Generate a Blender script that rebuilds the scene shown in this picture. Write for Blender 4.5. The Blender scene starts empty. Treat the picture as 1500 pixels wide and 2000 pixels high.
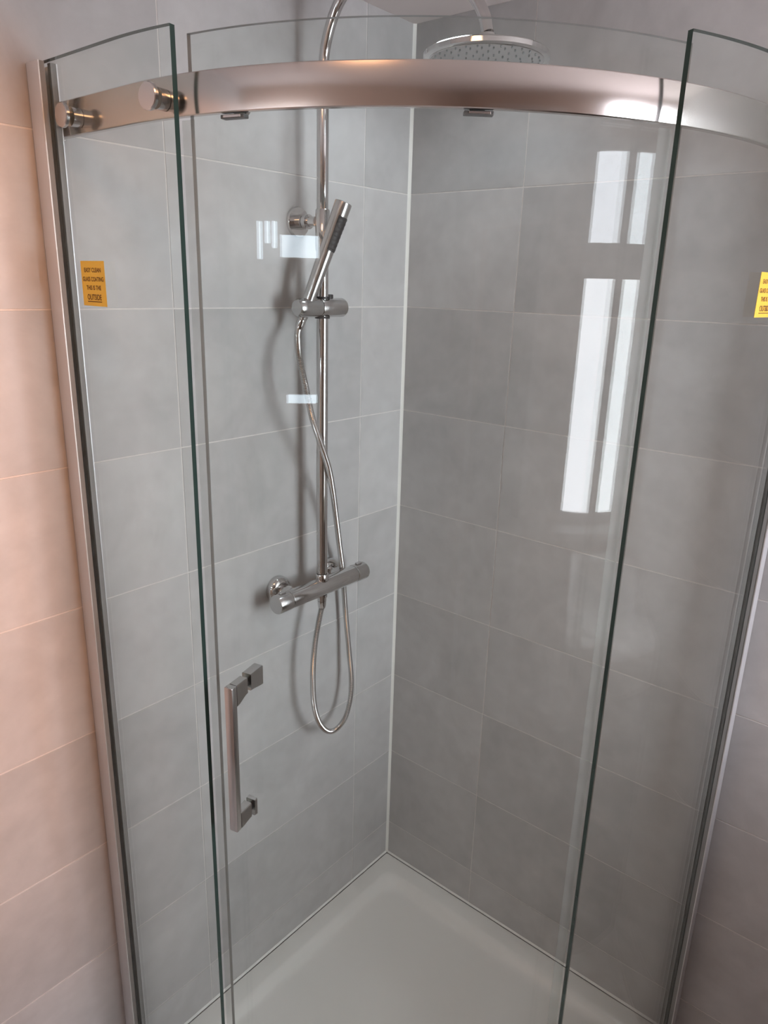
import bpy, bmesh, math, random
from mathutils import Vector, Matrix

scene = bpy.context.scene
C = scene.collection
PI = math.pi

# ------------------------------------------------------------------ camera
cam_d = bpy.data.cameras.new('camera')
cam = bpy.data.objects.new('camera', cam_d)
C.objects.link(cam)
scene.camera = cam
cam_d.sensor_fit = 'VERTICAL'
cam_d.sensor_height = 36.0
cam_d.lens = 36.0 * 1429.9 / 2000.0
cam_d.clip_start = 0.02
_r = Vector((-0.64325433, 0.76517861, 0.02693619))
_u = Vector((-0.21137034, -0.21128399, 0.95429642))
_f = Vector((-0.73589839, -0.60816179, -0.2976454))
cam.matrix_world = Matrix(((_r.x, _u.x, -_f.x, 1.44194),
                           (_r.y, _u.y, -_f.y, 1.14323),
                           (_r.z, _u.z, -_f.z, -0.19824),
                           (0, 0, 0, 1)))

# ------------------------------------------------------------------ world, light levels, exposure
world = bpy.data.worlds.new('world')
scene.world = world
world.use_nodes = True
bg = world.node_tree.nodes['Background']
bg.inputs[0].default_value = (0.62, 0.72, 0.9, 1)
bg.inputs[1].default_value = 0.4

WINDOW_TOP = 17.0          # daylight through the frosted upper panes
WINDOW_LOW = 21.0          # daylight through the frosted lower panes
WARM_BEAM = 470.0          # watts of the warm beam added beyond the doorway
STANDIN_GLOW = 19.0  # glow of the made-up strips and tubes, also fills the right wall
TRAY_FILL = 2.0           # watts of the cool fill spot added over the tray
CEILING_FILL = 9.0        # round fill disc added under the bathroom ceiling

vs = scene.view_settings
vs.view_transform = 'Standard'
vs.look = 'None'
vs.gamma = 1.0
vs.exposure = 0.09
vs.use_curve_mapping = False
scene.cycles.max_bounces = 14
scene.cycles.transparent_max_bounces = 24
scene.cycles.caustics_reflective = False
scene.cycles.caustics_refractive = False
scene.cycles.sample_clamp_indirect = 4.0

random.seed(4)

# ------------------------------------------------------------------ dimensions (metres, z = 0 is a tile joint at eye level)
FLOOR = -1.905
TRAY = -1.8617            # top of the tray rim
CEIL = 0.343
RX, RY = 2.2, 2.2         # far walls of the bathroom
CX = CY = 0.2             # centre of the curved enclosure
R_FIX_O, R_FIX_I = 0.667, 0.659
R_RAIL_O, R_RAIL_I = 0.645, 0.634
R_DOOR_O, R_DOOR_I = 0.627, 0.621
GLASS_TOP = 0.084


# ------------------------------------------------------------------ materials
def mat(name):
    m = bpy.data.materials.new(name)
    m.use_nodes = True
    nt = m.node_tree
    b = nt.nodes['Principled BSDF']
    return m, nt, b


def plain(name, col, rough=0.5, metal=0.0, spec=0.5, noise=0.0, scale=20.0, bump=0.0, coat=0.0):
    m, nt, b = mat(name)
    b.inputs['Roughness'].default_value = rough
    b.inputs['Metallic'].default_value = metal
    b.inputs['Specular IOR Level'].default_value = spec
    b.inputs['Coat Weight'].default_value = coat
    b.inputs['Base Color'].default_value = (*col, 1)
    if noise > 0 or bump > 0:
        tc = nt.nodes.new('ShaderNodeTexCoord')
        n = nt.nodes.new('ShaderNodeTexNoise')
        n.inputs['Scale'].default_value = scale
        n.inputs['Detail'].default_value = 5
        nt.links.new(tc.outputs['Object'], n.inputs['Vector'])
        if noise > 0:
            r = nt.nodes.new('ShaderNodeValToRGB')
            r.color_ramp.elements[0].position = 0.3
            r.color_ramp.elements[1].position = 0.7
            r.color_ramp.elements[0].color = (*[c * (1 - noise) for c in col], 1)
            r.color_ramp.elements[1].color = (*[min(1, c * (1 + noise)) for c in col], 1)
            nt.links.new(n.outputs['Fac'], r.inputs['Fac'])
            nt.links.new(r.outputs['Color'], b.inputs['Base Color'])
        if bump > 0:
            bp = nt.nodes.new('ShaderNodeBump')
            bp.inputs['Strength'].default_value = bump
            bp.inputs['Distance'].default_value = 0.002
            nt.links.new(n.outputs['Fac'], bp.inputs['Height'])
            nt.links.new(bp.outputs['Normal'], b.inputs['Normal'])
    return m


def tile_material():
    m, nt, b = mat('grey_porcelain')
    L = nt.links.new
    N = nt.nodes.new
    tc = N('ShaderNodeTexCoord')
    oi = N('ShaderNodeObjectInfo')
    mul = N('ShaderNodeVectorMath'); mul.operation = 'SCALE'
    mul.inputs[0].default_value = (7.0, 11.0, 5.0)
    L(oi.outputs['Random'], mul.inputs['Scale'])
    add = N('ShaderNodeVectorMath'); add.operation = 'ADD'
    L(tc.outputs['Object'], add.inputs[0]); L(mul.outputs[0], add.inputs[1])
    n1 = N('ShaderNodeTexNoise')
    n1.inputs['Scale'].default_value = 5.0; n1.inputs['Detail'].default_value = 6
    n1.inputs['Roughness'].default_value = 0.6; n1.inputs['Distortion'].default_value = 0.9
    L(add.outputs[0], n1.inputs['Vector'])
    n2 = N('ShaderNodeTexNoise')
    n2.inputs['Scale'].default_value = 26.0; n2.inputs['Detail'].default_value = 8
    L(add.outputs[0], n2.inputs['Vector'])
    r1 = N('ShaderNodeValToRGB')
    r1.color_ramp.elements[0].position = 0.30; r1.color_ramp.elements[1].position = 0.72
    r1.color_ramp.elements[0].color = (0.465, 0.457, 0.453, 1)
    r1.color_ramp.elements[1].color = (0.562, 0.553, 0.548, 1)
    L(n1.outputs['Fac'], r1.inputs['Fac'])
    mr = N('ShaderNodeMapRange')
    mr.inputs['From Min'].default_value = 0.3; mr.inputs['From Max'].default_value = 0.7
    mr.inputs['To Min'].default_value = 0.955; mr.inputs['To Max'].default_value = 1.045
    L(n2.outputs['Fac'], mr.inputs['Value'])
    mo = N('ShaderNodeMapRange')
    mo.inputs['To Min'].default_value = 0.93; mo.inputs['To Max'].default_value = 1.07
    L(oi.outputs['Random'], mo.inputs['Value'])
    mm = N('ShaderNodeMath'); mm.operation = 'MULTIPLY'
    L(mr.outputs[0], mm.inputs[0]); L(mo.outputs[0], mm.inputs[1])
    vm = N('ShaderNodeVectorMath'); vm.operation = 'SCALE'
    L(r1.outputs['Color'], vm.inputs[0]); L(mm.outputs[0], vm.inputs['Scale'])
    L(vm.outputs[0], b.inputs['Base Color'])
    b.inputs['Roughness'].default_value = 0.36
    b.inputs['Specular IOR Level'].default_value = 0.45
    bp = N('ShaderNodeBump'); bp.inputs['Strength'].default_value = 0.05
    bp.inputs['Distance'].default_value = 0.001
    L(n2.outputs['Fac'], bp.inputs['Height']); L(bp.outputs['Normal'], b.inputs['Normal'])
    return m


def glass_material(name, tint, f0=0.055):
    m = bpy.data.materials.new(name)
    m.use_nodes = True
    nt = m.node_tree
    nt.nodes.clear()
    N = nt.nodes.new; L = nt.links.new
    out = N('ShaderNodeOutputMaterial')
    mix = N('ShaderNodeMixShader')
    tr = N('ShaderNodeBsdfTransparent'); tr.inputs[0].default_value = (*tint, 1)
    gl = N('ShaderNodeBsdfGlossy'); gl.inputs['Roughness'].default_value = 0.004
    gl.inputs['Color'].default_value = (0.97, 1.0, 0.99, 1)
    lw = N('ShaderNodeLayerWeight'); lw.inputs['Blend'].default_value = 0.5
    pw = N('ShaderNodeMath'); pw.operation = 'POWER'; pw.inputs[1].default_value = 5.0
    L(lw.outputs['Facing'], pw.inputs[0])
    ma = N('ShaderNodeMath'); ma.operation = 'MULTIPLY_ADD'
    ma.inputs[1].default_value = 0.9 - f0; ma.inputs[2].default_value = f0
    L(pw.outputs[0], ma.inputs[0])
    L(ma.outputs[0], mix.inputs[0]); L(tr.outputs[0], mix.inputs[1]); L(gl.outputs[0], mix.inputs[2])
    L(mix.outputs[0], out.inputs['Surface'])
    return m


def milky_material(name, col, see):
    """translucent plastic: partly see-through, partly diffuse"""
    m = bpy.data.materials.new(name)
    m.use_nodes = True
    nt = m.node_tree
    nt.nodes.clear()
    N = nt.nodes.new; L = nt.links.new
    out = N('ShaderNodeOutputMaterial')
    mix = N('ShaderNodeMixShader'); mix.inputs[0].default_value = see
    tr = N('ShaderNodeBsdfTransparent'); tr.inputs[0].default_value = (0.95, 0.97, 0.96, 1)
    p = N('ShaderNodeBsdfPrincipled')
    p.inputs['Base Color'].default_value = (*col, 1)
    p.inputs['Roughness'].default_value = 0.35
    L(p.outputs[0], mix.inputs[1]); L(tr.outputs[0], mix.inputs[2])
    L(mix.outputs[0], out.inputs['Surface'])
    return m


def emit_material(name, col, strength):
    m = bpy.data.materials.new(name)
    m.use_nodes = True
    nt = m.node_tree
    nt.nodes.clear()
    out = nt.nodes.new('ShaderNodeOutputMaterial')
    e = nt.nodes.new('ShaderNodeEmission')
    e.inputs[0].default_value = (*col, 1); e.inputs[1].default_value = strength
    nt.links.new(e.outputs[0], out.inputs['Surface'])
    return m


M = {}
M['tile'] = tile_material()
M['grout'] = plain('pale_grout', (0.72, 0.69, 0.665), 0.85, noise=0.06, scale=60)
M['silicone'] = plain('white_silicone', (0.86, 0.86, 0.82), 0.4)
M['plaster'] = plain('ceiling_paint', (0.66, 0.60, 0.575), 0.9, noise=0.03, scale=6)
M['taupe'] = plain('taupe_wall_paint', (0.46, 0.35, 0.29), 0.85, noise=0.04, scale=5)
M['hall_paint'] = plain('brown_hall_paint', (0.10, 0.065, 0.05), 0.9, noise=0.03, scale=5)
M['floor'] = plain('grey_vinyl', (0.60, 0.585, 0.57), 0.5, noise=0.08, scale=9, bump=0.05)
M['tray'] = plain('white_acrylic', (0.82, 0.815, 0.78), 0.22, coat=0.3, noise=0.012, scale=4)
M['glass'] = glass_material('clear_safety_glass', (0.968, 0.988, 0.980), 0.0155)
M['door_edge'] = plain('polished_door_edge', (0.30, 0.29, 0.28), 0.3, spec=0.5, noise=0.1, scale=3)
M['glass_edge'] = plain('green_glass_edge', (0.022, 0.045, 0.038), 0.22, spec=0.5, noise=0.25, scale=3)
M['seal'] = milky_material('milky_seal', (0.42, 0.41, 0.40), 0.90)
M['alu'] = plain('satin_aluminium', (0.60, 0.555, 0.53), 0.15, metal=1.0, noise=0.03, scale=3)
M['channel'] = plain('polished_aluminium', (0.80, 0.80, 0.81), 0.48, metal=0.85, noise=0.02, scale=5)
M['chrome'] = plain('chrome', (0.66, 0.65, 0.645), 0.07, metal=1.0, noise=0.015, scale=12)
M['satin_chrome'] = plain('satin_chrome', (0.60, 0.59, 0.585), 0.2, metal=1.0, noise=0.02, scale=12)
M['hose'] = plain('ribbed_steel', (0.58, 0.57, 0.56), 0.18, metal=1.0, noise=0.02, scale=40)
M['black'] = plain('black_rubber', (0.028, 0.026, 0.027), 0.5, noise=0.1, scale=60)
M['dark_grey'] = plain('grey_plastic', (0.10, 0.10, 0.095), 0.4, noise=0.05, scale=40)
M['gasket'] = plain('grey_gasket', (0.30, 0.30, 0.29), 0.55, noise=0.05, scale=20)
M['nozzle'] = plain('grey_nozzle', (0.26, 0.27, 0.27), 0.5, noise=0.05, scale=40)
M['yellow'] = plain('yellow_sticker', (0.80, 0.47, 0.05), 0.6, noise=0.02, scale=30)
M['ink'] = plain('dark_print', (0.16, 0.065, 0.01), 0.7, noise=0.02, scale=30)
M['upvc'] = plain('white_frame', (0.75, 0.75, 0.75), 0.35, noise=0.01, scale=6)
M['wood'] = plain('dark_wood', (0.085, 0.050, 0.038), 0.5, noise=0.25, scale=8)
M['ceramic'] = plain('white_ceramic', (0.78, 0.78, 0.76), 0.12, coat=0.4, noise=0.01, scale=4)
M['mirror'] = plain('mirror_silver', (0.8, 0.8, 0.8), 0.01, metal=1.0, noise=0.004, scale=2)
M['day_top'] = emit_material('daylit_frosted_pane', (0.89, 0.905, 1.0), WINDOW_TOP)
M['day_low'] = emit_material('daylit_textured_pane', (0.91, 0.91, 0.98), WINDOW_LOW)
M['lamp_white'] = emit_material('white_lamp_tube', (0.78, 0.88, 1.0), STANDIN_GLOW)
M['lamp_ceiling'] = emit_material('ceiling_light_diffuser', (1.0, 0.52, 0.26), CEILING_FILL)


# ------------------------------------------------------------------ mesh helpers
class MB:
    """collects shapes, built as one mesh object"""
    def __init__(self):
        self.v = []; self.f = []; self.mi = []; self.m = 0

    def add(self, verts, faces):
        o = len(self.v)
        self.v += [tuple(p) for p in verts]
        self.f += [tuple(i + o for i in f) for f in faces]
        self.mi += [self.m] * len(faces)
        return self

    def box(self, lo, hi):
        (a, b, c), (d, e, f) = lo, hi
        return self.add([(a, b, c), (d, b, c), (d, e, c), (a, e, c), (a, b, f), (d, b, f), (d, e, f), (a, e, f)],
                        [(0, 3, 2, 1), (4, 5, 6, 7), (0, 1, 5, 4), (1, 2, 6, 5), (2, 3, 7, 6), (3, 0, 4, 7)])

    def cbox(self, lo, hi, c):
        """box with chamfered edges, via three nested octagon-like loops"""
        lo = Vector(lo); hi = Vector(hi)
        bm = bmesh.new()
        bmesh.ops.create_cube(bm, size=1.0)
        for v in bm.verts:
            v.co = Vector([lo[i] + (v.co[i] + 0.5) * (hi[i] - lo[i]) for i in range(3)])
        bmesh.ops.bevel(bm, geom=bm.edges[:], offset=c, segments=2, profile=0.5, affect='EDGES')
        bm.verts.index_update()
        self.add([v.co[:] for v in bm.verts], [[v.index for v in f.verts] for f in bm.faces])
        bm.free()
        return self

    def lathe(self, base, axis, prof, n=32, cap=True):
        """prof: list of (distance along axis, radius)"""
        base = Vector(base); ax = Vector(axis).normalized()
        t = ax.orthogonal().normalized(); b = ax.cross(t)
        vs_, fs = [], []
        for d, r in prof:
            for k in range(n):
                a = 2 * PI * k / n
                vs_.append(base + ax * d + (t * math.cos(a) + b * math.sin(a)) * r)
        for i in range(len(prof) - 1):
            for k in range(n):
                k2 = (k + 1) % n
                fs.append((i * n + k, i * n + k2, (i + 1) * n + k2, (i + 1) * n + k))
        if cap:
            fs.append(tuple(range(n - 1, -1, -1)))
            o = (len(prof) - 1) * n
            fs.append(tuple(range(o, o + n)))
        return self.add(vs_, fs)

    def tube(self, pts, rad, n=14, cap=True):
        pts = [Vector(p) for p in pts]
        if not isinstance(rad, (list, tuple)):
            rad = [rad] * len(pts)
        T = []
        for i in range(len(pts)):
            a = pts[max(0, i - 1)]; b = pts[min(len(pts) - 1, i + 1)]
            T.append((b - a).normalized())
        nrm = T[0].orthogonal().normalized()
        vs_, fs = [], []
        for i, p in enumerate(pts):
            nrm = (nrm - T[i] * nrm.dot(T[i])).normalized()
            bn = T[i].cross(nrm)
            for k in range(n):
                a = 2 * PI * k / n
                vs_.append(p + (nrm * math.cos(a) + bn * math.sin(a)) * rad[i])
        for i in range(len(pts) - 1):
            for k in range(n):
                k2 = (k + 1) % n
                fs.append((i * n + k, i * n + k2, (i + 1) * n + k2, (i + 1) * n + k))
        if cap:
            fs.append(tuple(range(n - 1, -1, -1)))
            o = (len(pts) - 1) * n
            fs.append(tuple(range(o, o + n)))
        return self.add(vs_, fs)

    def build(self, name, mats, parent=None, smooth=None, origin=None):
        if not isinstance(mats, (list, tuple)):
            mats = [mats]
        me = bpy.data.meshes.new(name)
        o_ = Vector(origin) if origin is not None else Vector((0, 0, 0))
        me.from_pydata([tuple(Vector(p) - o_) for p in self.v], [], self.f)
        for m in mats:
            me.materials.append(M[m])
        for p, i in zip(me.polygons, self.mi):
            p.material_index = i
        bm = bmesh.new(); bm.from_mesh(me)
        bmesh.ops.recalc_face_normals(bm, faces=bm.faces[:])
        bm.to_mesh(me); bm.free()
        if smooth is not None:
            for p in me.polygons:
                p.use_smooth = True
            me.set_sharp_from_angle(angle=math.radians(smooth))
        me.update()
        ob = bpy.data.objects.new(name, me)
        C.objects.link(ob)
        ob.location = o_
        if parent is not None:
            ob.parent = parent
            ob.matrix_parent_inverse = Matrix.Translation(parent.location).inverted()
        return ob


def tag(o, label=None, cat=None, group=None, kind=None):
    if label: o['label'] = label
    if cat: o['category'] = cat
    if group: o['group'] = group
    if kind: o['kind'] = kind
    return o


def thing(name, loc, label, cat, group=None):
    o = bpy.data.objects.new(name, None)
    o.empty_display_size = 0.05
    C.objects.link(o)
    o.location = loc
    return tag(o, label, cat, group)


def pol(R, deg, z=0.0):
    a = math.radians(deg)
    return Vector((CX + R * math.cos(a), CY + R * math.sin(a), z))


def curve_path(d0, d1, step=1.5):
    """plan of the enclosure as (function R -> xy) stations from arc angle d0 to d1; angles outside
    0..90 run on along the straight ends: value -s (s metres before 0 deg) or 90+ via tuple"""
    n = max(2, int(round((d1 - d0) / step)))
    return [d0 + (d1 - d0) * i / n for i in range(n + 1)]


def stations(start_y=None, a0=0.0, a1=90.0, end_x=None, step=1.5):
    """list of (origin xy at R=0, normal xy) along straight start, arc, straight end"""
    S = []
    if start_y is not None:
        k = 4
        for i in range(k):
            y = start_y + (CY - start_y) * i / k
            S.append((Vector((CX, y)), Vector((1, 0))))
        a0 = 0.0
    for a in curve_path(a0, a1, step):
        t = math.radians(a)
        S.append((Vector((CX, CY)), Vector((math.cos(t), math.sin(t)))))
    if end_x is not None:
        k = 4
        for i in range(1, k + 1):
            x = CX + (end_x - CX) * i / k
            S.append((Vector((x, CY)), Vector((0, 1))))
    return S


def pane(S, ri, ro, z0, z1, name, parent, mats=('glass', 'glass_edge'), smooth=20):
    mb = MB()
    vs_, n = [], len(S)
    for o, nn in S:
        for R, z in ((ri, z0), (ro, z0), (ro, z1), (ri, z1)):
            p = o + nn * R
            vs_.append((p.x, p.y, z))
    big, edge = [], []
    for i in range(n - 1):
        a, b = 4 * i, 4 * i + 4
        big.append((a + 1, b + 1, b + 2, a + 2))
        big.append((a, a + 3, b + 3, b))
        edge.append((a, b, b + 1, a + 1))
        edge.append((a + 2, b + 2, b + 3, a + 3))
    e = 4 * (n - 1)
    edge += [(0, 1, 2, 3), (e, e + 3, e + 2, e + 1)]
    mb.add(vs_, big + edge)
    mb.mi = [0] * len(big) + [1] * len(edge)
    return mb.build(name, mats, parent, smooth=smooth)


def sweep(S, prof, name, m, parent, smooth=35):
    """closed profile [(R, z)...] swept along the stations"""
    mb = MB()
    k = len(prof); vs_, fs = [], []
    for o, nn in S:
        for R, z in prof:
            p = o + nn * R
            vs_.append((p.x, p.y, z))
    for i in range(len(S) - 1):
        for j in range(k):
            j2 = (j + 1) % k
            fs.append((i * k + j, i * k + j2, (i + 1) * k + j2, (i + 1) * k + j))
    fs.append(tuple(range(k)))
    fs.append(tuple(range((len(S) - 1) * k, len(S) * k)))
    mb.add(vs_, fs)
    return mb.build(name, m, parent, smooth=smooth)


def spline(P, n=10):
    P = [Vector(p) for p in P]
    Q = [P[0] * 2 - P[1]] + P + [P[-1] * 2 - P[-2]]
    out = []
    for i in range(1, len(Q) - 2):
        a, b, c, d = Q[i - 1], Q[i], Q[i + 1], Q[i + 2]
        for j in range(n):
            t = j / n
            out.append(0.5 * (2 * b + (c - a) * t + (2 * a - 5 * b + 4 * c - d) * t * t + (3 * b - a - 3 * c + d) * t ** 3))
    out.append(P[-1])
    return out


def resample(P, step):
    L = [0.0]
    for a, b in zip(P, P[1:]):
        L.append(L[-1] + (b - a).length)
    n = int(L[-1] / step); out = []; k = 0
    for i in range(n + 1):
        s = L[-1] * i / n
        while k < len(L) - 2 and L[k + 1] < s:
            k += 1
        t = (s - L[k]) / max(1e-9, L[k + 1] - L[k])
        out.append(P[k].lerp(P[k + 1], t))
    return out


# ------------------------------------------------------------------ the room shell
G = 0.0010      # depth of the joints behind the tile faces
wall_left = tag(MB().box((-0.12, -0.12, FLOOR), (RX + 0.12, -G, CEIL)).build('wall_left', 'grout'), kind='structure')
wall_right = tag(MB().box((-0.12, -G, FLOOR), (-G, RY + 0.12, CEIL)).build('wall_right', 'grout'), kind='structure')

floor = tag(MB().box((-0.12, -0.12, FLOOR - 0.1), (RX + 0.12, 5.1, FLOOR)).build('floor', 'floor'), kind='structure')
ceiling = tag(MB().box((-0.12, -0.12, CEIL), (RX + 0.12, 5.1, CEIL + 0.1)).build('ceiling', 'plaster'), kind='structure')
wall_back = tag(MB().box((RX, 0, FLOOR), (RX + 0.12, RY, CEIL)).build('wall_back', 'taupe'), kind='structure')

# front wall: window opening by the right-hand wall, added doorway shaped to cut the warm beam
WX0, WX1, WZ0, WZ1 = 0.03, 0.66, -0.97, 0.235
DX0, DX1, DZ1 = 1.0835, 1.78, 0.0
mb = MB()
y0, y1 = RY, RY + 0.1
mb.box((0, y0, FLOOR), (WX0, y1, CEIL))
mb.box((WX0, y0, FLOOR), (WX1, y1, WZ0))
mb.box((WX0, y0, WZ1), (WX1, y1, CEIL))
mb.box((WX1, y0, FLOOR), (DX0, y1, CEIL))
mb.box((DX0, y0, DZ1), (DX1, y1, CEIL))
mb.box((DX1, y0, FLOOR), (RX + 0.12, y1, CEIL))
wall_front = tag(mb.build('wall_front', 'taupe'), kind='structure')

# hall added round the warm beam, dark to keep its bounce down
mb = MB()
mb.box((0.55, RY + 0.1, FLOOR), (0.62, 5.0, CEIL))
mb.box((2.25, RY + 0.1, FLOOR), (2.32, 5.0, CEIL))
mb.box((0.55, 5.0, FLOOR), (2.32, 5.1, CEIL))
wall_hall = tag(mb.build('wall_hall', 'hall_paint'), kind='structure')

# tiles, 500 x 250 mm, straight joints
JW = 0.0026     # joint width
TT = 0.009


def tile_mesh(w, h):
    """front face in the local xz plane at y = 0, body behind it (y < 0)"""
    c = 0.0005
    o = [(0, 0), (w, 0), (w, h), (0, h)]
    i = [(c, c), (w - c, c), (w - c, h - c), (c, h - c)]
    vs_ = [(x, -TT, z) for x, z in o] + [(x, -c * 0.6, z) for x, z in o] + [(x, 0, z) for x, z in i]
    fs = [(0, 1, 2, 3)]
    for a in (0, 4):
        for k in range(4):
            k2 = (k + 1) % 4
            fs.append((a + k, a + 4 + k, a + 4 + k2, a + k2))
    fs.append((8, 11, 10, 9))
    me = bpy.data.meshes.new('tile')
    me.from_pydata(vs_, [], fs)
    bm = bmesh.new(); bm.from_mesh(me)
    bmesh.ops.recalc_face_normals(bm, faces=bm.faces[:]); bm.to_mesh(me); bm.free()
    me.materials.append(M['tile'])
    return me


_tm = {}


def tile(parent, w, h, loc, rz):
    key = (round(w, 4), round(h, 4))
    if key not in _tm:
        _tm[key] = tile_mesh(w, h)
    o = bpy.data.objects.new('tile', _tm[key])
    C.objects.link(o)
    o.location = loc
    o.rotation_euler = (0, 0, rz)
    o.parent = parent
    return o


rows = [(FLOOR, -1.75)] + [(-0.25 * k, -0.25 * (k - 1)) for k in range(7, 0, -1)] + [(0.0, CEIL)]
cols_left = [0.0, 0.156, 0.656, 1.156, 1.656, 2.156, RX]
cols_right = [0.0, 0.3006, 0.8640, 1.3640, 1.8640, RY]
for z0, z1 in rows:
    za = z0 + (JW / 2 if z0 > FLOOR else 0); zb = z1 - (JW / 2 if z1 < CEIL else 0)
    for a, b in zip(cols_left, cols_left[1:]):
        xa = a + (JW / 2 if a > 0 else 0); xb = b - (JW / 2 if b < RX else 0)
        tile(wall_left, xb - xa, zb - za, (xa, 0, za), 0)
    for a, b in zip(cols_right, cols_right[1:]):
        ya = a + (JW / 2 if a > 0 else 0); yb = b - (JW / 2 if b < RY else 0)
        # local +x runs along -y so that the front (+y local) faces +x
        tile(wall_right, yb - ya, zb - za, (0, yb, za), -PI / 2)

# silicone beads
def bead(p0, p1, da, db, r, name):
    """quarter-round bead from p0 to p1 in the corner spanned by da and db"""
    p0, p1, da, db = Vector(p0), Vector(p1), Vector(da), Vector(db)
    prof = [Vector((0, 0, 0)), da * r, da * r * 0.42 + db * r * 0.42, db * r]
    mb = MB()
    vs_ = [p0 + q for q in prof] + [p1 + q for q in prof]
    mb.add(vs_, [(0, 1, 5, 4), (1, 2, 6, 5), (2, 3, 7, 6), (3, 0, 4, 7), (0, 3, 2, 1), (4, 5, 6, 7)])
    return tag(mb.build(name, 'silicone', smooth=60), kind='structure')


bead((0, 0, TRAY), (0, 0, CEIL), (1, 0, 0), (0, 1, 0), 0.0058, 'trim_1')
bead((0.004, 0, TRAY), (0.845, 0, TRAY), (0, 1, 0), (0, 0, 1), 0.004, 'trim_2')
bead((0, 0.004, TRAY), (0, 0.845, TRAY), (1, 0, 0), (0, 0, 1), 0.004, 'trim_3')

# ------------------------------------------------------------------ window in the front wall
win = bpy.data.objects.new('window_1', None); C.objects.link(win)
win.location = (0.345, RY, -0.4); tag(win, kind='structure')
fy0, fy1 = RY + 0.02, RY + 0.08
mb = MB()
fw = 0.035
mb.box((WX0, fy0, WZ0), (WX0 + fw, fy1, WZ1)); mb.box((WX1 - fw, fy0, WZ0), (WX1, fy1, WZ1))
mb.box((WX0 + fw, fy0, WZ0), (WX1 - fw, fy1, WZ0 + fw)); mb.box((WX0 + fw, fy0, WZ1 - fw), (WX1 - fw, fy1, WZ1))
mb.box((0.235, fy0, WZ0 + fw), (0.335, fy1, WZ1 - fw))
mb.box((WX0 + fw, fy0, -0.165), (0.235, fy1, -0.06)); mb.box((0.335, fy0, -0.165), (WX1 - fw, fy1, -0.06))
mb.build('window_frame', 'upvc', win)
for xa, xb in ((WX0 + fw, 0.235), (0.335, WX1 - fw)):
    MB().box((xa, fy0 + 0.02, -0.06), (xb, fy0 + 0.035, WZ1 - fw)).build('pane', 'day_top', win)
    MB().box((xa, fy0 + 0.02, WZ0 + fw), (xb, fy0 + 0.035, -0.165)).build('pane', 'day_low', win)
MB().cbox((WX0 - 0.02, RY - 0.10, WZ0 - 0.03), (WX1 + 0.02, RY + 0.02, WZ0), 0.004).build('window_sill', 'upvc', win)

# door frame round the added doorway
mb = MB()
mb.box((DX0 - 0.06, RY - 0.015, FLOOR), (DX0, RY, DZ1 + 0.06))
mb.box((DX1, RY - 0.015, FLOOR), (DX1 + 0.06, RY, DZ1 + 0.06))
mb.box((DX0, RY - 0.015, DZ1), (DX1, RY, DZ1 + 0.06))
tag(mb.build('trim_4', 'upvc'), kind='structure')

# ------------------------------------------------------------------ shower tray
X1 = 0.892


def tray_loop(d, r):
    pts = []
    for k in range(9):                                   # corner by the two walls
        a = PI + (PI / 2) * k / 8
        pts.append((d + r + r * math.cos(a), d + r + r * math.sin(a)))
    r2 = max(0.004, r * 0.6)
    e = X1 - d
    for k in range(7):                                   # corner at the left wall
        a = -PI / 2 + (PI / 2) * k / 6
        pts.append((e - r2 + r2 * math.cos(a), d + r2 + r2 * math.sin(a)))
    R = X1 - CX - d
    for k in range(41):
        a = (PI / 2) * k / 40
        pts.append((CX + R * math.cos(a), CY + R * math.sin(a)))
    for k in range(7):
        a = PI / 2 + (PI / 2) * k / 6
        pts.append((d + r2 + r2 * math.cos(a), e - r2 + r2 * math.sin(a)))
    return pts


loops = [(0.004, 0.004, FLOOR + 0.001), (0.004, 0.004, TRAY - 0.005), (0.006, 0.006, TRAY - 0.001), (0.010, 0.008, TRAY),
         (0.048, 0.030, TRAY - 0.0005), (0.054, 0.036, TRAY - 0.002), (0.060, 0.042, TRAY - 0.006),
         (0.066, 0.047, TRAY - 0.012), (0.071, 0.052, TRAY - 0.018), (0.077, 0.056, TRAY - 0.022),
         (0.085, 0.060, TRAY - 0.0238), (0.10, 0.066, TRAY - 0.0245), (0.17, 0.07, TRAY - 0.0265)]
mb = MB(); vs_, fs = [], []
nl = len(tray_loop(0.01, 0.01))
for d, r, z in loops:
    vs_ += [(x, y, z) for x, y in tray_loop(d, r)]
for i in range(len(loops) - 1):
    for k in range(nl):
        k2 = (k + 1) % nl
        fs.append((i * nl + k, i * nl + k2, (i + 1) * nl + k2, (i + 1) * nl + k))
fs.append(tuple(range((len(loops) - 1) * nl, len(loops) * nl)))
fs.append(tuple(range(nl - 1, -1, -1)))
mb.add(vs_, fs)
tray = thing('shower_tray', (0.4, 0.4, FLOOR), 'low white quadrant shower tray with a raised rim on the floor', 'shower tray')
mb.build('tray_basin', 'tray', tray, smooth=40)
mb = MB().lathe((0.60, 0.60, TRAY - 0.0265), (0, 0, 1), [(0.0, 0.044), (0.002, 0.045), (0.004, 0.042), (0.005, 0.030), (0.0055, 0.01)], 36)
mb.build('waste_cover', 'chrome', tray, smooth=40)

# ------------------------------------------------------------------ fixed glass panels
A_L = 10.0      # free edge of the left panel (degrees on the curve)
A_R = 63.2      # free edge of the right panel
Z_BOT = TRAY + 0.002


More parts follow.
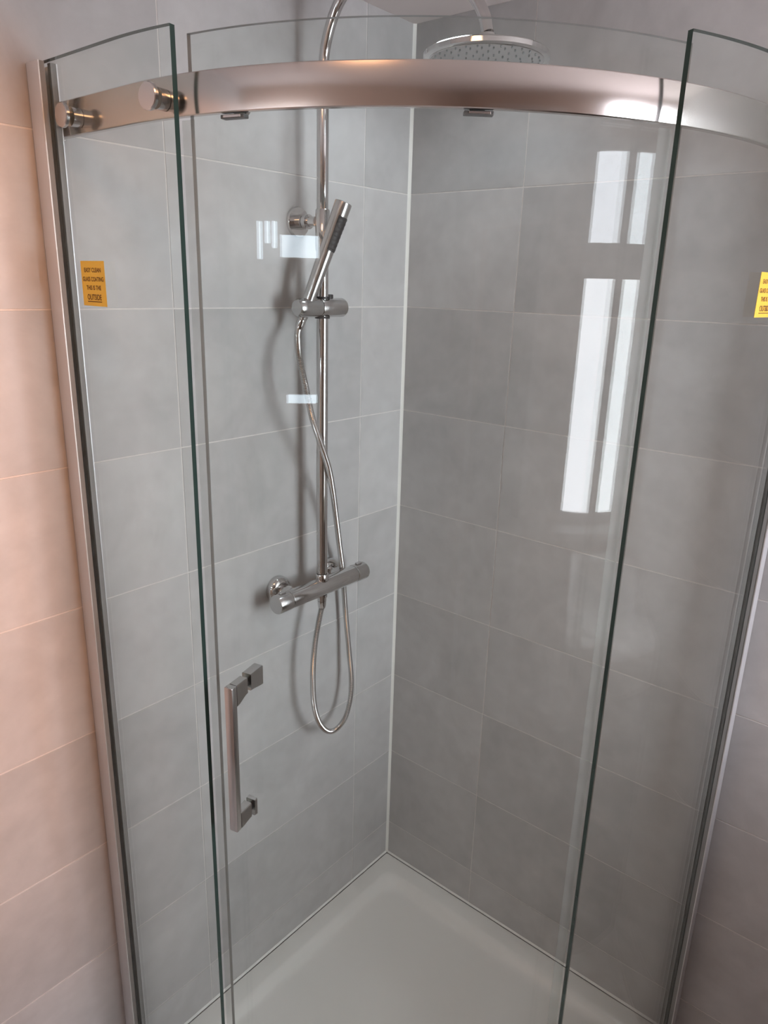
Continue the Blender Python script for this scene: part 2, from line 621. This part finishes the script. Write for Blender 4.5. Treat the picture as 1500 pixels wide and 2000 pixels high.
def bolt(parent, o, nn):
    """rail fixing: round cap outside the glass, spacer between glass and rail"""
    base = lambda R: (o.x + nn.x * R, o.y + nn.y * R, 0.0115)
    ax = (nn.x, nn.y, 0)
    b = MB().lathe(base(R_RAIL_O + 0.0005), ax, [(0, 0.0125), (R_FIX_I - R_RAIL_O - 0.0006, 0.0125)], 28)
    b.lathe(base(R_FIX_O + 0.0002), ax, [(0, 0.0160), (0.0040, 0.0160), (0.0052, 0.0150), (0.0054, 0.012)], 32)
    return b.build('fixing_bolt', 'satin_chrome', parent, smooth=35)


def sticker(R, centre_deg, z0, z1, width, name, label, straight_y=None):
    """yellow sheet with print lying on the outer glass face; s runs along the face to the viewer's right"""
    def at(s, off):
        if straight_y is not None:                       # flat part, face x = CX + R
            return Vector((CX + R + off, straight_y + s, 0))
        a = math.radians(centre_deg) + s / R
        return Vector((CX + (R + off) * math.cos(a), CY + (R + off) * math.sin(a), 0))
    root = thing(name, at(0, 0) + Vector((0, 0, z0)), label, 'sticker', 'glass coating stickers')
    n = 8
    mb = MB(); vs_ = []
    for i in range(n + 1):
        s = -width / 2 + width * i / n
        for off, z in ((0.0002, z0), (0.0002, z1), (0.0005, z1), (0.0005, z0)):
            p = at(s, off); vs_.append((p.x, p.y, z))
    fs = []
    for i in range(n):
        for j in range(4):
            j2 = (j + 1) % 4
            fs.append((4 * i + j, 4 * i + j2, 4 * i + 4 + j2, 4 * i + 4 + j))
    fs += [(0, 1, 2, 3), (4 * n, 4 * n + 3, 4 * n + 2, 4 * n + 1)]
    mb.add(vs_, fs).build('backing', 'yellow', root)
    H = z1 - z0
    for text, fz, size, wmax in (('EASY CLEAN', 0.80, 0.0086, 0.70), ('GLASS COATING', 0.60, 0.0086, 0.88),
                                 ('THIS IS THE', 0.41, 0.0086, 0.62), ('OUTSIDE', 0.20, 0.0110, 0.60)):
        cu = bpy.data.curves.new('lettering', 'FONT')
        cu.body = text; cu.size = 1.0; cu.align_x = 'CENTER'; cu.align_y = 'CENTER'
        cu.offset = 0.018
        tmp = bpy.data.objects.new('tmp', cu); C.objects.link(tmp)
        bpy.context.view_layer.update()
        me = bpy.data.meshes.new_from_object(tmp.evaluated_get(bpy.context.evaluated_depsgraph_get()))
        bpy.data.objects.remove(tmp)
        xs = [v.co.x for v in me.vertices]; ys = [v.co.y for v in me.vertices]
        w_ = max(xs) - min(xs)
        sx = width * wmax / w_; sy = size / (max(ys) - min(ys)) * 0.72
        my = (max(ys) + min(ys)) / 2; mx = (max(xs) + min(xs)) / 2
        for v in me.vertices:
            p = at((v.co.x - mx) * sx, 0.0008)
            v.co = (p.x, p.y, z0 + fz * H + (v.co.y - my) * sy)
        me.materials.append(M['ink'])
        ob = bpy.data.objects.new('lettering', me); C.objects.link(ob)
        ob.parent = root; ob.matrix_parent_inverse = Matrix.Translation(root.location).inverted()
        if text == 'OUTSIDE':
            um = MB(); pts = []
            zz = z0 + fz * H - size * 0.62
            for s in (-width * 0.3, width * 0.3):
                for off, z in ((0.0006, zz), (0.0006, zz + 0.0012), (0.0009, zz + 0.0012), (0.0009, zz)):
                    p = at(s, off); pts.append((p.x, p.y, z))
            um.add(pts, [(0, 1, 5, 4), (1, 2, 6, 5), (2, 3, 7, 6), (3, 0, 4, 7), (0, 3, 2, 1), (4, 5, 6, 7)])
            um.build('underline', 'ink', root)
    return root


def seal_strip(deg, direction, parent):
    """milky fin clipped on the free edge: clip round the glass and a fin reaching past it"""
    s = direction
    w = math.degrees(0.019 / R_FIX_O)
    c = math.degrees(0.004 / R_FIX_O)
    a = [deg + s * c * 0.2 + s * (w) * i / 4 for i in range(5)]
    S = []
    for q in sorted(a):
        t = math.radians(q)
        S.append((Vector((CX, CY)), Vector((math.cos(t), math.sin(t)))))
    ri = 0.6295
    return sweep(S, [(ri + 0.024, TRAY + 0.004), (ri + 0.0255, TRAY + 0.004), (ri + 0.0255, -0.016), (ri + 0.024, -0.016)],
                 'seal_strip', 'seal', parent)


def u_channel(parent, left):
    """wall profile: two cheeks and a back, the glass sits between them"""
    D = 0.036; t = 0.0018
    lo, hi = CX + R_FIX_I - 0.010, CX + R_FIX_O + 0.010
    za, zb = TRAY + 0.0015, GLASS_TOP - 0.001

    def put(m_, a, b, c, d):
        if left:
            m_.box((a, c, za), (b, d, zb))
        else:
            m_.box((c, a, za), (d, b, zb))
    gk = MB()
    put(gk, lo + t + 0.0002, CX + R_FIX_I - 0.0004, D - 0.009, D - 0.0006)
    put(gk, CX + R_FIX_O + 0.0004, hi - t - 0.0002, D - 0.009, D - 0.0006)
    mb = MB()
    put(mb, lo, lo + t, 0.0025, D)
    put(mb, hi - t, hi, 0.0025, D)
    put(mb, lo + t, hi - t, 0.0008, 0.0036)
    gk.build('gasket', 'gasket', parent)
    return mb.build('wall_channel', 'channel', parent)


pl = thing('fixed_glass_panel', (CX + 0.663, 0.02, TRAY), 'clear fixed glass panel on the left wall with two round rail bolts', 'shower panel', 'fixed shower panels')
pane(stations(0.005, 0, A_L, step=1.25), R_FIX_I, R_FIX_O, Z_BOT, GLASS_TOP, 'glass_pane', pl)
u_channel(pl, True)
seal_strip(A_L, 1, pl)
bolt(pl, Vector((CX, 0.076)), Vector((1, 0)))
t = math.radians(6.6)
bolt(pl, Vector((CX, CY)), Vector((math.cos(t), math.sin(t))))

pr = thing('fixed_glass_panel', (0.02, CY + 0.663, TRAY), 'clear curved fixed glass panel on the right wall cut by the picture edge', 'shower panel', 'fixed shower panels')
pane(stations(None, A_R, 90, 0.005, step=1.25), R_FIX_I, R_FIX_O, Z_BOT, GLASS_TOP, 'glass_pane', pr)
u_channel(pr, False)
seal_strip(A_R, -1, pr)
bolt(pr, Vector((0.076, CY)), Vector((0, 1)))
t = math.radians(88.0)
bolt(pr, Vector((CX, CY)), Vector((math.cos(t), math.sin(t))))

# ------------------------------------------------------------------ curved rail
rail = thing('curved_rail', (CX + 0.64, 0.2, -0.008), 'curved satin metal rail running across the top of the enclosure', 'shower rail')
z0, z1 = -0.0085, 0.0385
prof = [(R_RAIL_I, z0 + 0.001), (R_RAIL_I, z1 - 0.001), (R_RAIL_I + 0.001, z1), (R_RAIL_O - 0.0022, z1)]
for i in range(13):
    f = 1 - 2 * i / 12
    zz = (z0 + z1) / 2 + f * ((z1 - z0) / 2 - 0.0012)
    prof.append((R_RAIL_O - 0.0011 * f * f, zz))
prof += [(R_RAIL_O - 0.0024, z0), (R_RAIL_I + 0.001, z0)]
sweep(stations(0.010, 0, 90, 0.010, step=1.0), prof, 'rail_bar', 'alu', rail, smooth=25)
# end brackets on the walls
MB().cbox((CX + R_RAIL_I - 0.003, 0.0006, z0 - 0.002), (CX + R_RAIL_O + 0.003, 0.0095, z1 + 0.002), 0.0015).build('end_bracket', 'satin_chrome', rail)
MB().cbox((0.0006, CY + R_RAIL_I - 0.003, z0 - 0.002), (0.0095, CY + R_RAIL_O + 0.003, z1 + 0.002), 0.0015).build('end_bracket', 'satin_chrome', rail)

# ------------------------------------------------------------------ sliding door
A_D0, A_D1 = 8.9, 66.9
door = thing('sliding_door', pol(0.624, 40, TRAY), 'curved clear glass sliding door with a slim metal pull handle', 'shower door')
pane(stations(None, A_D0, A_D1, None, step=1.0), R_DOOR_I, R_DOOR_O, TRAY + 0.012, GLASS_TOP + 0.001, 'glass_pane', door, mats=('glass', 'door_edge'))


def oriented(deg, z):
    a = math.radians(deg)
    n = Vector((math.cos(a), math.sin(a), 0)); t = Vector((-math.sin(a), math.cos(a), 0))
    return Matrix(((n.x, t.x, 0, CX), (n.y, t.y, 0, CY), (0, 0, 1, z), (0, 0, 0, 1)))


def local(mbx, Mx):
    mbx.v = [tuple(Mx @ Vector(p)) for p in mbx.v]
    return mbx


for a in (15.6, 42.3):
    mbx = MB()
    mbx.cbox((R_DOOR_O + 0.0003, -0.017, -0.0140), (R_RAIL_I + 0.004, 0.017, -0.0095), 0.001)
    h = local(mbx, oriented(a, 0)).build('roller_guide', 'dark_grey', door)
    mbx = MB().cbox((R_RAIL_I + 0.0042, -0.012, -0.0132), (R_RAIL_I + 0.0060, 0.013, -0.0104), 0.0005)
    local(mbx, oriented(a, 0)).build('guide_clip', 'satin_chrome', h)
    # hanger plate and wheel behind the rail
    mbx = MB()
    mbx.lathe((R_DOOR_I - 0.008, 0, 0.0), (1, 0, 0), [(0, 0.011), (0.0015, 0.012), (0.0078, 0.012)], 24)
    local(mbx, oriented(a, 0.002)).build('hanger_cap', 'satin_chrome', door, smooth=35)

# handle: square bar outside, two posts, small knobs inside the glass
A_H = 13.9
HZ0, HZ1 = -1.036, -0.778
handle = local(MB().cbox((R_DOOR_O + 0.027, -0.0075, HZ0), (R_DOOR_O + 0.039, 0.0075, HZ1), 0.0016), oriented(A_H, 0)).build('handle', 'satin_chrome', door, smooth=40)


def wedge(r0, r1, hw, za0, za1, zb0, zb1, name):
    """post whose height differs at its two ends: (za0..za1) at r0, (zb0..zb1) at r1"""
    n = 6; vs_, fs = [], []
    for i in range(n + 1):
        f = i / n
        e = f * f * (3 - 2 * f)
        r = r0 + (r1 - r0) * f
        lo, hi = za0 + (zb0 - za0) * e, za1 + (zb1 - za1) * e
        c = 0.0012
        for y, z in ((-hw + c, lo), (hw - c, lo), (hw, lo + c), (hw, hi - c), (hw - c, hi), (-hw + c, hi), (-hw, hi - c), (-hw, lo + c)):
            vs_.append((r, y, z))
    for i in range(n):
        for j in range(8):
            j2 = (j + 1) % 8
            fs.append((8 * i + j, 8 * i + j2, 8 * i + 8 + j2, 8 * i + 8 + j))
    fs += [tuple(range(8)), tuple(range(8 * n + 7, 8 * n - 1, -1))]
    m = MB().add(vs_, fs)
    return local(m, oriented(A_H, 0)).build(name, 'satin_chrome', handle, smooth=30)


wedge(R_DOOR_O + 0.0005, R_DOOR_O + 0.0268, 0.0075, HZ1 - 0.027, HZ1, HZ1 - 0.036, HZ1, 'post')
wedge(R_DOOR_O + 0.0005, R_DOOR_O + 0.0268, 0.0075, HZ0 + 0.003, HZ0 + 0.030, HZ0, HZ0 + 0.029, 'post')
wedge(R_DOOR_I - 0.032, R_DOOR_I - 0.001, 0.0085, HZ1 - 0.030, HZ1 + 0.003, HZ1 - 0.026, HZ1 + 0.002, 'inner_knob')
wedge(R_DOOR_I - 0.0075, R_DOOR_I - 0.001, 0.0085, HZ0 - 0.001, HZ0 + 0.031, HZ0, HZ0 + 0.030, 'inner_cap')
for za in (HZ1 - 0.0145, HZ0 + 0.0155):
    m_ = MB().lathe((R_DOOR_I - 0.0009, 0, za), (1, 0, 0), [(0, 0.0055), (R_DOOR_O - R_DOOR_I + 0.0013, 0.0055)], 16)
    local(m_, oriented(A_H, 0)).build('through_bolt', 'black', handle, smooth=40)

# stickers on the outer faces of the fixed panels
sticker(R_FIX_O, 0, -0.2405, -0.1785, 0.0635, 'coating_sticker', 'yellow printed coating sticker on the left fixed glass panel', straight_y=0.116)
sticker(R_FIX_O, 84.0, -0.2295, -0.1690, 0.0635, 'coating_sticker', 'yellow coating sticker on the right fixed panel at the picture edge')

# ------------------------------------------------------------------ shower fittings on the left wall
PX, PY = 0.351, 0.066          # riser position
VZ = -0.855                    # valve height

valve = thing('bar_mixer_valve', (PX, 0.0, VZ), 'horizontal chrome thermostatic bar mixer valve on the left wall', 'shower valve')
vb = MB()
R0 = 0.0205
vb.lathe((0.452, PY, VZ), (-1, 0, 0), [(0, R0 - 0.0005), (0.002, R0), (0.203, R0), (0.205, R0 - 0.0005)], 40)
vb.build('valve_body', 'chrome', valve, smooth=40)
for x, sgn in ((0.4530, 1), (0.2460, -1)):
    k = MB().lathe((x, PY, VZ), (sgn, 0, 0), [(0, R0 - 0.001), (0.001, R0 + 0.0006), (0.034, R0 + 0.0006), (0.037, R0 - 0.001), (0.0375, R0 - 0.004)], 40)
    kn = k.build('control_knob', 'satin_chrome', valve, smooth=40)
    stp = MB().cbox((min(x + sgn * 0.010, x + sgn * 0.026), PY - 0.0045, VZ + R0 + 0.0002), (max(x + sgn * 0.010, x + sgn * 0.026), PY + 0.0045, VZ + R0 + 0.0042), 0.001)
    stp.build('stop_button', 'satin_chrome', kn)
for x in (0.428, 0.270):
    e = MB().lathe((x, 0.0004, VZ), (0, 1, 0), [(0, 0.0310), (0.002, 0.0315), (0.010, 0.0305), (0.016, 0.027), (0.0195, 0.021), (0.020, 0.016)], 36)
    es = e.build('wall_flange', 'chrome', valve, smooth=35)
    u = MB().lathe((x, 0.0202, VZ), (0, 1, 0), [(0, 0.0135), (0.014, 0.0135), (0.0145, 0.0165), (0.030, 0.0165), (0.031, 0.014)], 12)
    u.build('union_nut', 'chrome', valve, smooth=20)
MB().lathe((PX, PY, VZ + R0 - 0.003), (0, 0, 1), [(0, 0.0150), (0.014, 0.0150), (0.0155, 0.0140)], 28).build('riser_socket', 'chrome', valve, smooth=35)
MB().lathe((PX, PY, VZ - R0 + 0.003), (0, 0, -1), [(0, 0.0125), (0.006, 0.0125), (0.007, 0.0105), (0.016, 0.0105), (0.0165, 0.009)], 24).build('hose_outlet', 'chrome', valve, smooth=35)

riser = thing('riser_pipe', (PX, 0.0, VZ + 0.03), 'tall chrome riser pipe with a curved arm fixed to the left wall', 'shower pipe')
pts = [(PX, PY, VZ + 0.034), (PX, PY, -0.6), (PX, PY, -0.3), (PX, PY, -0.1)]
MB().tube(pts, 0.0120, 28).build('lower_pipe', 'chrome', riser, smooth=40)
arm = [(PX, PY, -0.12), (PX, PY, 0.02), (PX, PY, 0.12), (PX, PY + 0.001, 0.165), (PX, PY + 0.008, 0.215), (PX - 0.001, PY + 0.034, 0.268),
       (PX - 0.002, PY + 0.080, 0.303), (PX - 0.003, PY + 0.145, 0.318), (PX - 0.004, PY + 0.21, 0.312), (PX - 0.005, PY + 0.268, 0.286),
       (PX - 0.006, PY + 0.318, 0.238), (PX - 0.006, PY + 0.343, 0.204), (PX - 0.006, PY + 0.352, 0.178)]
sp = spline(arm, 8)
MB().tube(sp, [0.0113 if q.z < 0.13 else 0.0096 for q in sp], 24).build('curved_arm', 'chrome', riser, smooth=40)
BZ = -0.090
col = MB().lathe((PX, PY, BZ - 0.050), (0, 0, 1), [(0, 0.0128), (0.0015, 0.0142), (0.074, 0.0142), (0.076, 0.0128)], 30)
col.build('collar', 'chrome', riser, smooth=35)
wb = MB().lathe((PX + 0.006, 0.0004, BZ + 0.004), (0, 1, 0), [(0, 0.0290), (0.004, 0.0292), (0.007, 0.0275), (0.0075, 0.0145), (0.022, 0.0145), (0.0225, 0.0120), (0.024, 0.0120), (0.0245, 0.0140), (0.034, 0.0140), (0.0345, 0.0095), (0.055, 0.0095)], 36)
wb.build('wall_bracket', 'chrome', riser, smooth=35)

head = thing('rain_shower_head', (PX - 0.006, PY + 0.345, 0.165), 'round chrome overhead shower head above the metal rail', 'shower head')
hx, hy, hz = PX - 0.006, PY + 0.352, 0.139
MB().lathe((hx, hy, hz), (0, 0, 1), [(0, 0.096), (0.0012, 0.0985), (0.0075, 0.0985), (0.010, 0.095), (0.0125, 0.06), (0.0145, 0.020)], 64).build('head_disc', 'chrome', head, smooth=35)
MB().lathe((hx, hy, hz + 0.0148), (0, 0, 1), [(0, 0.015), (0.006, 0.0165), (0.013, 0.014), (0.0225, 0.0125)], 28).build('swivel_joint', 'chrome', head, smooth=35)
MB().lathe((hx, hy, hz - 0.0012), (0, 0, 1), [(0, 0.089), (0.001, 0.090)], 64).build('spray_plate', 'satin_chrome', head, smooth=35)
nz = MB()
for ring, cnt in ((0.018, 8), (0.036, 14), (0.054, 20), (0.072, 26), (0.083, 30)):
    for k in range(cnt):
        a = 2 * PI * k / cnt
        nz.lathe((hx + ring * math.cos(a), hy + ring * math.sin(a), hz - 0.0013), (0, 0, -1), [(0, 0.0016), (0.0014, 0.0012)], 6)
tag(nz.build('nozzles', 'nozzle', head), kind='stuff')

# sliding holder for the hand shower
HZ = -0.2475
holder = thing('handset_holder', (PX, PY, HZ), 'chrome sliding handset holder clamped on the riser pipe', 'shower holder')
hb = MB().lathe((0.3640, PY + 0.002, HZ), (-1, 0, 0), [(0, 0.0180), (0.001, 0.0186), (0.066, 0.0186), (0.069, 0.0176), (0.0695, 0.014)], 36)
hb.build('clamp_body', 'satin_chrome', holder, smooth=35)
sb = MB().lathe((0.3650, PY + 0.002, HZ), (1, 0, 0), [(0, 0.0176), (0.001, 0.0184), (0.042, 0.0184), (0.054, 0.0172), (0.0590, 0.0140), (0.0600, 0.008)], 36)
sb.build('socket', 'satin_chrome', holder, smooth=35)
MB().lathe((0.330, PY - 0.004, HZ + 0.0175), (0, 0, 1), [(0, 0.010), (0.007, 0.010), (0.008, 0.009)], 20).build('release_button', 'black', holder, smooth=35)
for zc in (HZ - 0.0215, HZ + 0.0165):
    MB().lathe((PX, PY, zc), (0, 0, 1), [(0, 0.0125), (0.0003, 0.0150), (0.0047, 0.0150), (0.005, 0.0125)], 24).build('bush', 'black', holder, smooth=35)

# hand shower: slim stick, dark nozzle strip near its tip facing the room
hand = thing('hand_shower', (0.3945, 0.090, -0.262), 'slim chrome stick hand shower with a dark nozzle strip in its holder', 'hand shower')
B = Vector((0.4020, 0.0600, -0.2700)); T = Vector((0.3448, 0.1160, -0.0530))
ax = (T - B).normalized(); Lh = (T - B).length
hs = [(0, 0.0090), (0.006, 0.0098), (0.03, 0.0122), (0.07, 0.0132), (0.12, 0.0143), (0.16, 0.0150), (0.19, 0.0160), (Lh - 0.006, 0.0168), (Lh - 0.001, 0.0166), (Lh, 0.0155)]
MB().lathe(B, ax, hs, 32).build('handle_body', 'satin_chrome', hand, smooth=30)


def hr(d):
    for (a, ra), (b, rb) in zip(hs, hs[1:]):
        if a <= d <= b:
            return ra + (rb - ra) * (d - a) / max(1e-9, b - a)
    return hs[-1][1]


fdir = Vector((0.0, 1.0, 0.0)); fdir = (fdir - ax * fdir.dot(ax)).normalized(); sdir = ax.cross(fdir)
npt = MB(); vs_, fs = [], []
na, nd = 10, 24
for i in range(nd + 1):
    d = Lh - 0.026 - 0.066 * i / nd
    for j in range(na + 1):
        a = math.radians(-44 + 88 * j / na)
        rr = hr(d) + 0.0009 + (0.0006 if (i % 3 == 1) else 0)
        vs_.append(B + ax * d + (fdir * math.cos(a) + sdir * math.sin(a)) * rr)
for i in range(nd):
    for j in range(na):
        q = i * (na + 1) + j
        fs.append((q, q + 1, q + na + 2, q + na + 1))
npt.add(vs_, fs)
st = npt.build('nozzle_strip', 'black', hand)
so = st.modifiers.new('thick', 'SOLIDIFY'); so.thickness = 0.0016; so.offset = -1

# hose from the hand shower, down behind the bar valve, round and back up to its outlet
hp = [B - ax * 0.001, B - ax * 0.020, (0.4220, 0.0680, -0.3060), (0.4360, 0.0880, -0.3420), (0.4356, 0.104, -0.3943), (0.4201, 0.106, -0.4561), (0.3888, 0.1, -0.517), (0.3535, 0.088, -0.5761), (0.3259, 0.074, -0.6352), (0.2969, 0.058, -0.7103),
      (0.2690, 0.042, -0.7827), (0.2440, 0.0300, -0.8567), (0.2338, 0.0270, -0.9292), (0.2276, 0.030, -1.0056), (0.2256, 0.038, -1.0812), (0.2253, 0.046, -1.1503),
      (0.2347, 0.052, -1.2024), (0.2583, 0.057, -1.2438), (0.2941, 0.061, -1.257), (0.3281, 0.064, -1.2445), (0.3584, 0.066, -1.2059), (0.3765, 0.067, -1.1522),
      (0.3814, 0.067, -1.0888), (0.3795, 0.067, -1.0297), (0.3712, 0.067, -0.9741), (0.3585, 0.0665, -0.9271), (PX + 0.001, 0.0662, -0.906), (PX, 0.066, -0.8895)]
path = resample(spline(hp, 14), 0.0015)
hose = thing('shower_hose', (0.33, 0.06, -1.15), 'ribbed metal shower hose hanging in a loop below the bar valve', 'shower hose')
MB().tube(path, [0.0067 if i % 2 else 0.0055 for i in range(len(path))], 12).build('ribbed_hose', 'hose', hose, smooth=60)
MB().tube([Vector((PX, 0.066, -0.8895)), Vector((PX, 0.0661, -0.8985)), Vector((PX + 0.0005, 0.0662, -0.9065))], [0.0098, 0.0098, 0.0080], 20).build('hose_nut', 'chrome', hose, smooth=35)
MB().tube([B - ax * 0.0005, B - ax * 0.010, B - ax * 0.020], [0.0088, 0.0090, 0.0072], 20).build('hose_nut', 'chrome', hose, smooth=35)

# ------------------------------------------------------------------ unseen things added for their reflections, light and shade
van = thing('vanity_unit', (0.24, 1.68, FLOOR), 'dark wooden vanity unit with a white basin beside the window wall', 'vanity')  # made-up vanity, blocks window light from the lower right wall
MB().cbox((0.004, 1.36, FLOOR + 0.10), (0.44, 2.02, -1.115), 0.003).build('cabinet_body', 'wood', van)
MB().box((0.02, 1.38, FLOOR + 0.001), (0.40, 2.00, FLOOR + 0.0995)).build('plinth', 'wood', van)
for ya in (1.366, 1.694):
    d_ = MB().cbox((0.4405, ya, FLOOR + 0.11), (0.458, ya + 0.320, -1.125), 0.003).build('cabinet_door', 'wood', van)
    yk = ya + (0.285 if ya < 1.5 else 0.035)
    MB().lathe((0.4585, yk, -1.25), (1, 0, 0), [(0, 0.006), (0.012, 0.006), (0.016, 0.013), (0.022, 0.012), (0.024, 0.006)], 18).build('knob', 'chrome', d_, smooth=35)
mb = MB(); loopsb = []
def rr_loop(x0, x1, ya, yb, r, z):
    out = []
    for cx_, cy_, a0 in ((x1 - r, yb - r, 0), (x0 + r, yb - r, PI / 2), (x0 + r, ya + r, PI), (x1 - r, ya + r, 1.5 * PI)):
        for k in range(7):
            a = a0 + (PI / 2) * k / 6
            out.append((cx_ + r * math.cos(a), cy_ + r * math.sin(a), z))
    return out
lb = [rr_loop(0.004, 0.47, 1.35, 2.03, 0.03, -1.1145), rr_loop(0.004, 0.475, 1.345, 2.035, 0.03, -1.02), rr_loop(0.008, 0.470, 1.35, 2.03, 0.03, -1.012),
      rr_loop(0.10, 0.44, 1.41, 1.97, 0.08, -1.014), rr_loop(0.13, 0.41, 1.45, 1.93, 0.09, -1.06), rr_loop(0.17, 0.37, 1.55, 1.83, 0.09, -1.10)]
vs_, fs = [], []
for l in lb: vs_ += l
n_ = len(lb[0])
for i in range(len(lb) - 1):
    for k in range(n_):
        k2 = (k + 1) % n_
        fs.append((i * n_ + k, i * n_ + k2, (i + 1) * n_ + k2, (i + 1) * n_ + k))
fs += [tuple(range(n_ - 1, -1, -1)), tuple(range((len(lb) - 1) * n_, len(lb) * n_))]
mb.add(vs_, fs).build('basin', 'ceramic', van, smooth=40)
MB().tube([(0.05, 1.69, -1.013), (0.05, 1.69, -0.93), (0.06, 1.69, -0.905), (0.085, 1.69, -0.895), (0.16, 1.69, -0.905)], 0.012, 18).build('tap', 'chrome', van, smooth=40)

# made-up cabinet and glowing strips, stand-ins for bright panes reflected in the glass
cab = thing('mirror_cabinet', (RX, 0.44, -0.53), 'mirror cabinet with strip lights on the wall behind the camera', 'cabinet')
MB().cbox((RX - 0.13, 0.27, -0.53), (RX - 0.0015, 0.62, -0.135), 0.002).build('cabinet_body', 'upvc', cab)
MB().cbox((RX - 0.137, 0.272, -0.528), (RX - 0.1305, 0.618, -0.137), 0.001).build('mirror_door', 'mirror', cab)
MB().cbox((RX - 0.135, 0.28, -0.132), (RX - 0.09, 0.60, -0.072), 0.002).build('strip_light', 'lamp_white', cab)
MB().cbox((RX - 0.135, 0.32, -0.556), (RX - 0.10, 0.585, -0.534), 0.002).build('strip_light', 'lamp_white', cab)
wl = thing('wall_light', (RX, 0.16, -0.13), 'three-tube white wall light beside the mirror cabinet', 'wall light')  # made-up tubes, glow stands in for panes reflected in the glass
MB().cbox((RX - 0.02, 0.055, -0.15), (RX - 0.0015, 0.255, -0.02), 0.003).build('back_plate', 'upvc', wl)
for ya, za in ((0.075, -0.137), (0.15, -0.092), (0.215, -0.105)):
    MB().lathe((RX - 0.055, ya, za), (0, 0, 1), [(0, 0.012), (0.003, 0.018), (abs(za + 0.030) - 0.003, 0.018), (abs(za + 0.030), 0.012)], 18).build('tube', 'lamp_white', wl, smooth=40)

# warm lamp added beyond the doorway to throw an orange strip on the left wall
LX, LY, LZ = 1.3, 4.6, -0.1
hl = thing('hall_lamp', (LX, LY, CEIL), 'warm pendant lamp hanging in the hall beyond the doorway', 'lamp')
MB().tube([(LX, LY, CEIL - 0.001), (LX, LY, 0.06)], 0.004, 10).build('cord', 'black', hl)
MB().lathe((LX, LY, 0.0), (0, 0, 1), [(0, 0.16), (0.002, 0.16), (0.06, 0.03), (0.062, 0.026)], 36, cap=False).build('shade', 'upvc', hl, smooth=40)
ld = bpy.data.lights.new('hall_bulb', 'SPOT'); ld.energy = WARM_BEAM; ld.color = (1.0, 0.31, 0.0); ld.shadow_soft_size = 0.10
ld.spot_size = math.radians(40); ld.spot_blend = 1.0
lo_ = bpy.data.objects.new('hall_bulb', ld); C.objects.link(lo_); lo_.location = (LX, LY, LZ)
lo_.rotation_euler = (Vector((1.20, 0, -0.15)) - Vector((LX, LY, LZ))).to_track_quat('-Z', 'Y').to_euler()
lo_.parent = hl; lo_.matrix_parent_inverse = Matrix.Translation(hl.location).inverted()

# unseen warm fill disc added under the ceiling to lift the walls
cl = thing('ceiling_light', (1.18, 0.66, CEIL), 'flat round white ceiling light of the bathroom', 'ceiling light')
MB().lathe((1.18, 0.66, CEIL - 0.0005), (0, 0, -1), [(0, 0.16), (0.010, 0.16), (0.012, 0.156)], 40).build('housing', 'upvc', cl, smooth=35)
MB().lathe((1.18, 0.66, CEIL - 0.0128), (0, 0, -1), [(0, 0.15), (0.006, 0.148), (0.012, 0.12), (0.016, 0.05)], 40).build('diffuser', 'lamp_ceiling', cl, smooth=45)

# cool fill spot added over the tray to brighten the corner
QX, QY = 0.26, 0.27
dl = thing('recessed_downlight', (QX, QY, CEIL), 'small recessed downlight in the ceiling over the shower tray', 'downlight')
MB().lathe((QX, QY, CEIL - 0.0004), (0, 0, -1), [(0, 0.046), (0.004, 0.045), (0.005, 0.040), (0.0045, 0.034)], 36).build('bezel', 'satin_chrome', dl, smooth=35)
ld = bpy.data.lights.new('downlight_bulb', 'SPOT'); ld.energy = TRAY_FILL; ld.color = (0.86, 0.93, 1.0); ld.shadow_soft_size = 0.045
ld.spot_size = math.radians(150); ld.spot_blend = 0.6
lo_ = bpy.data.objects.new('downlight_bulb', ld); C.objects.link(lo_); lo_.location = (QX, QY, CEIL - 0.06)
lo_.parent = dl; lo_.matrix_parent_inverse = Matrix.Translation(dl.location).inverted()
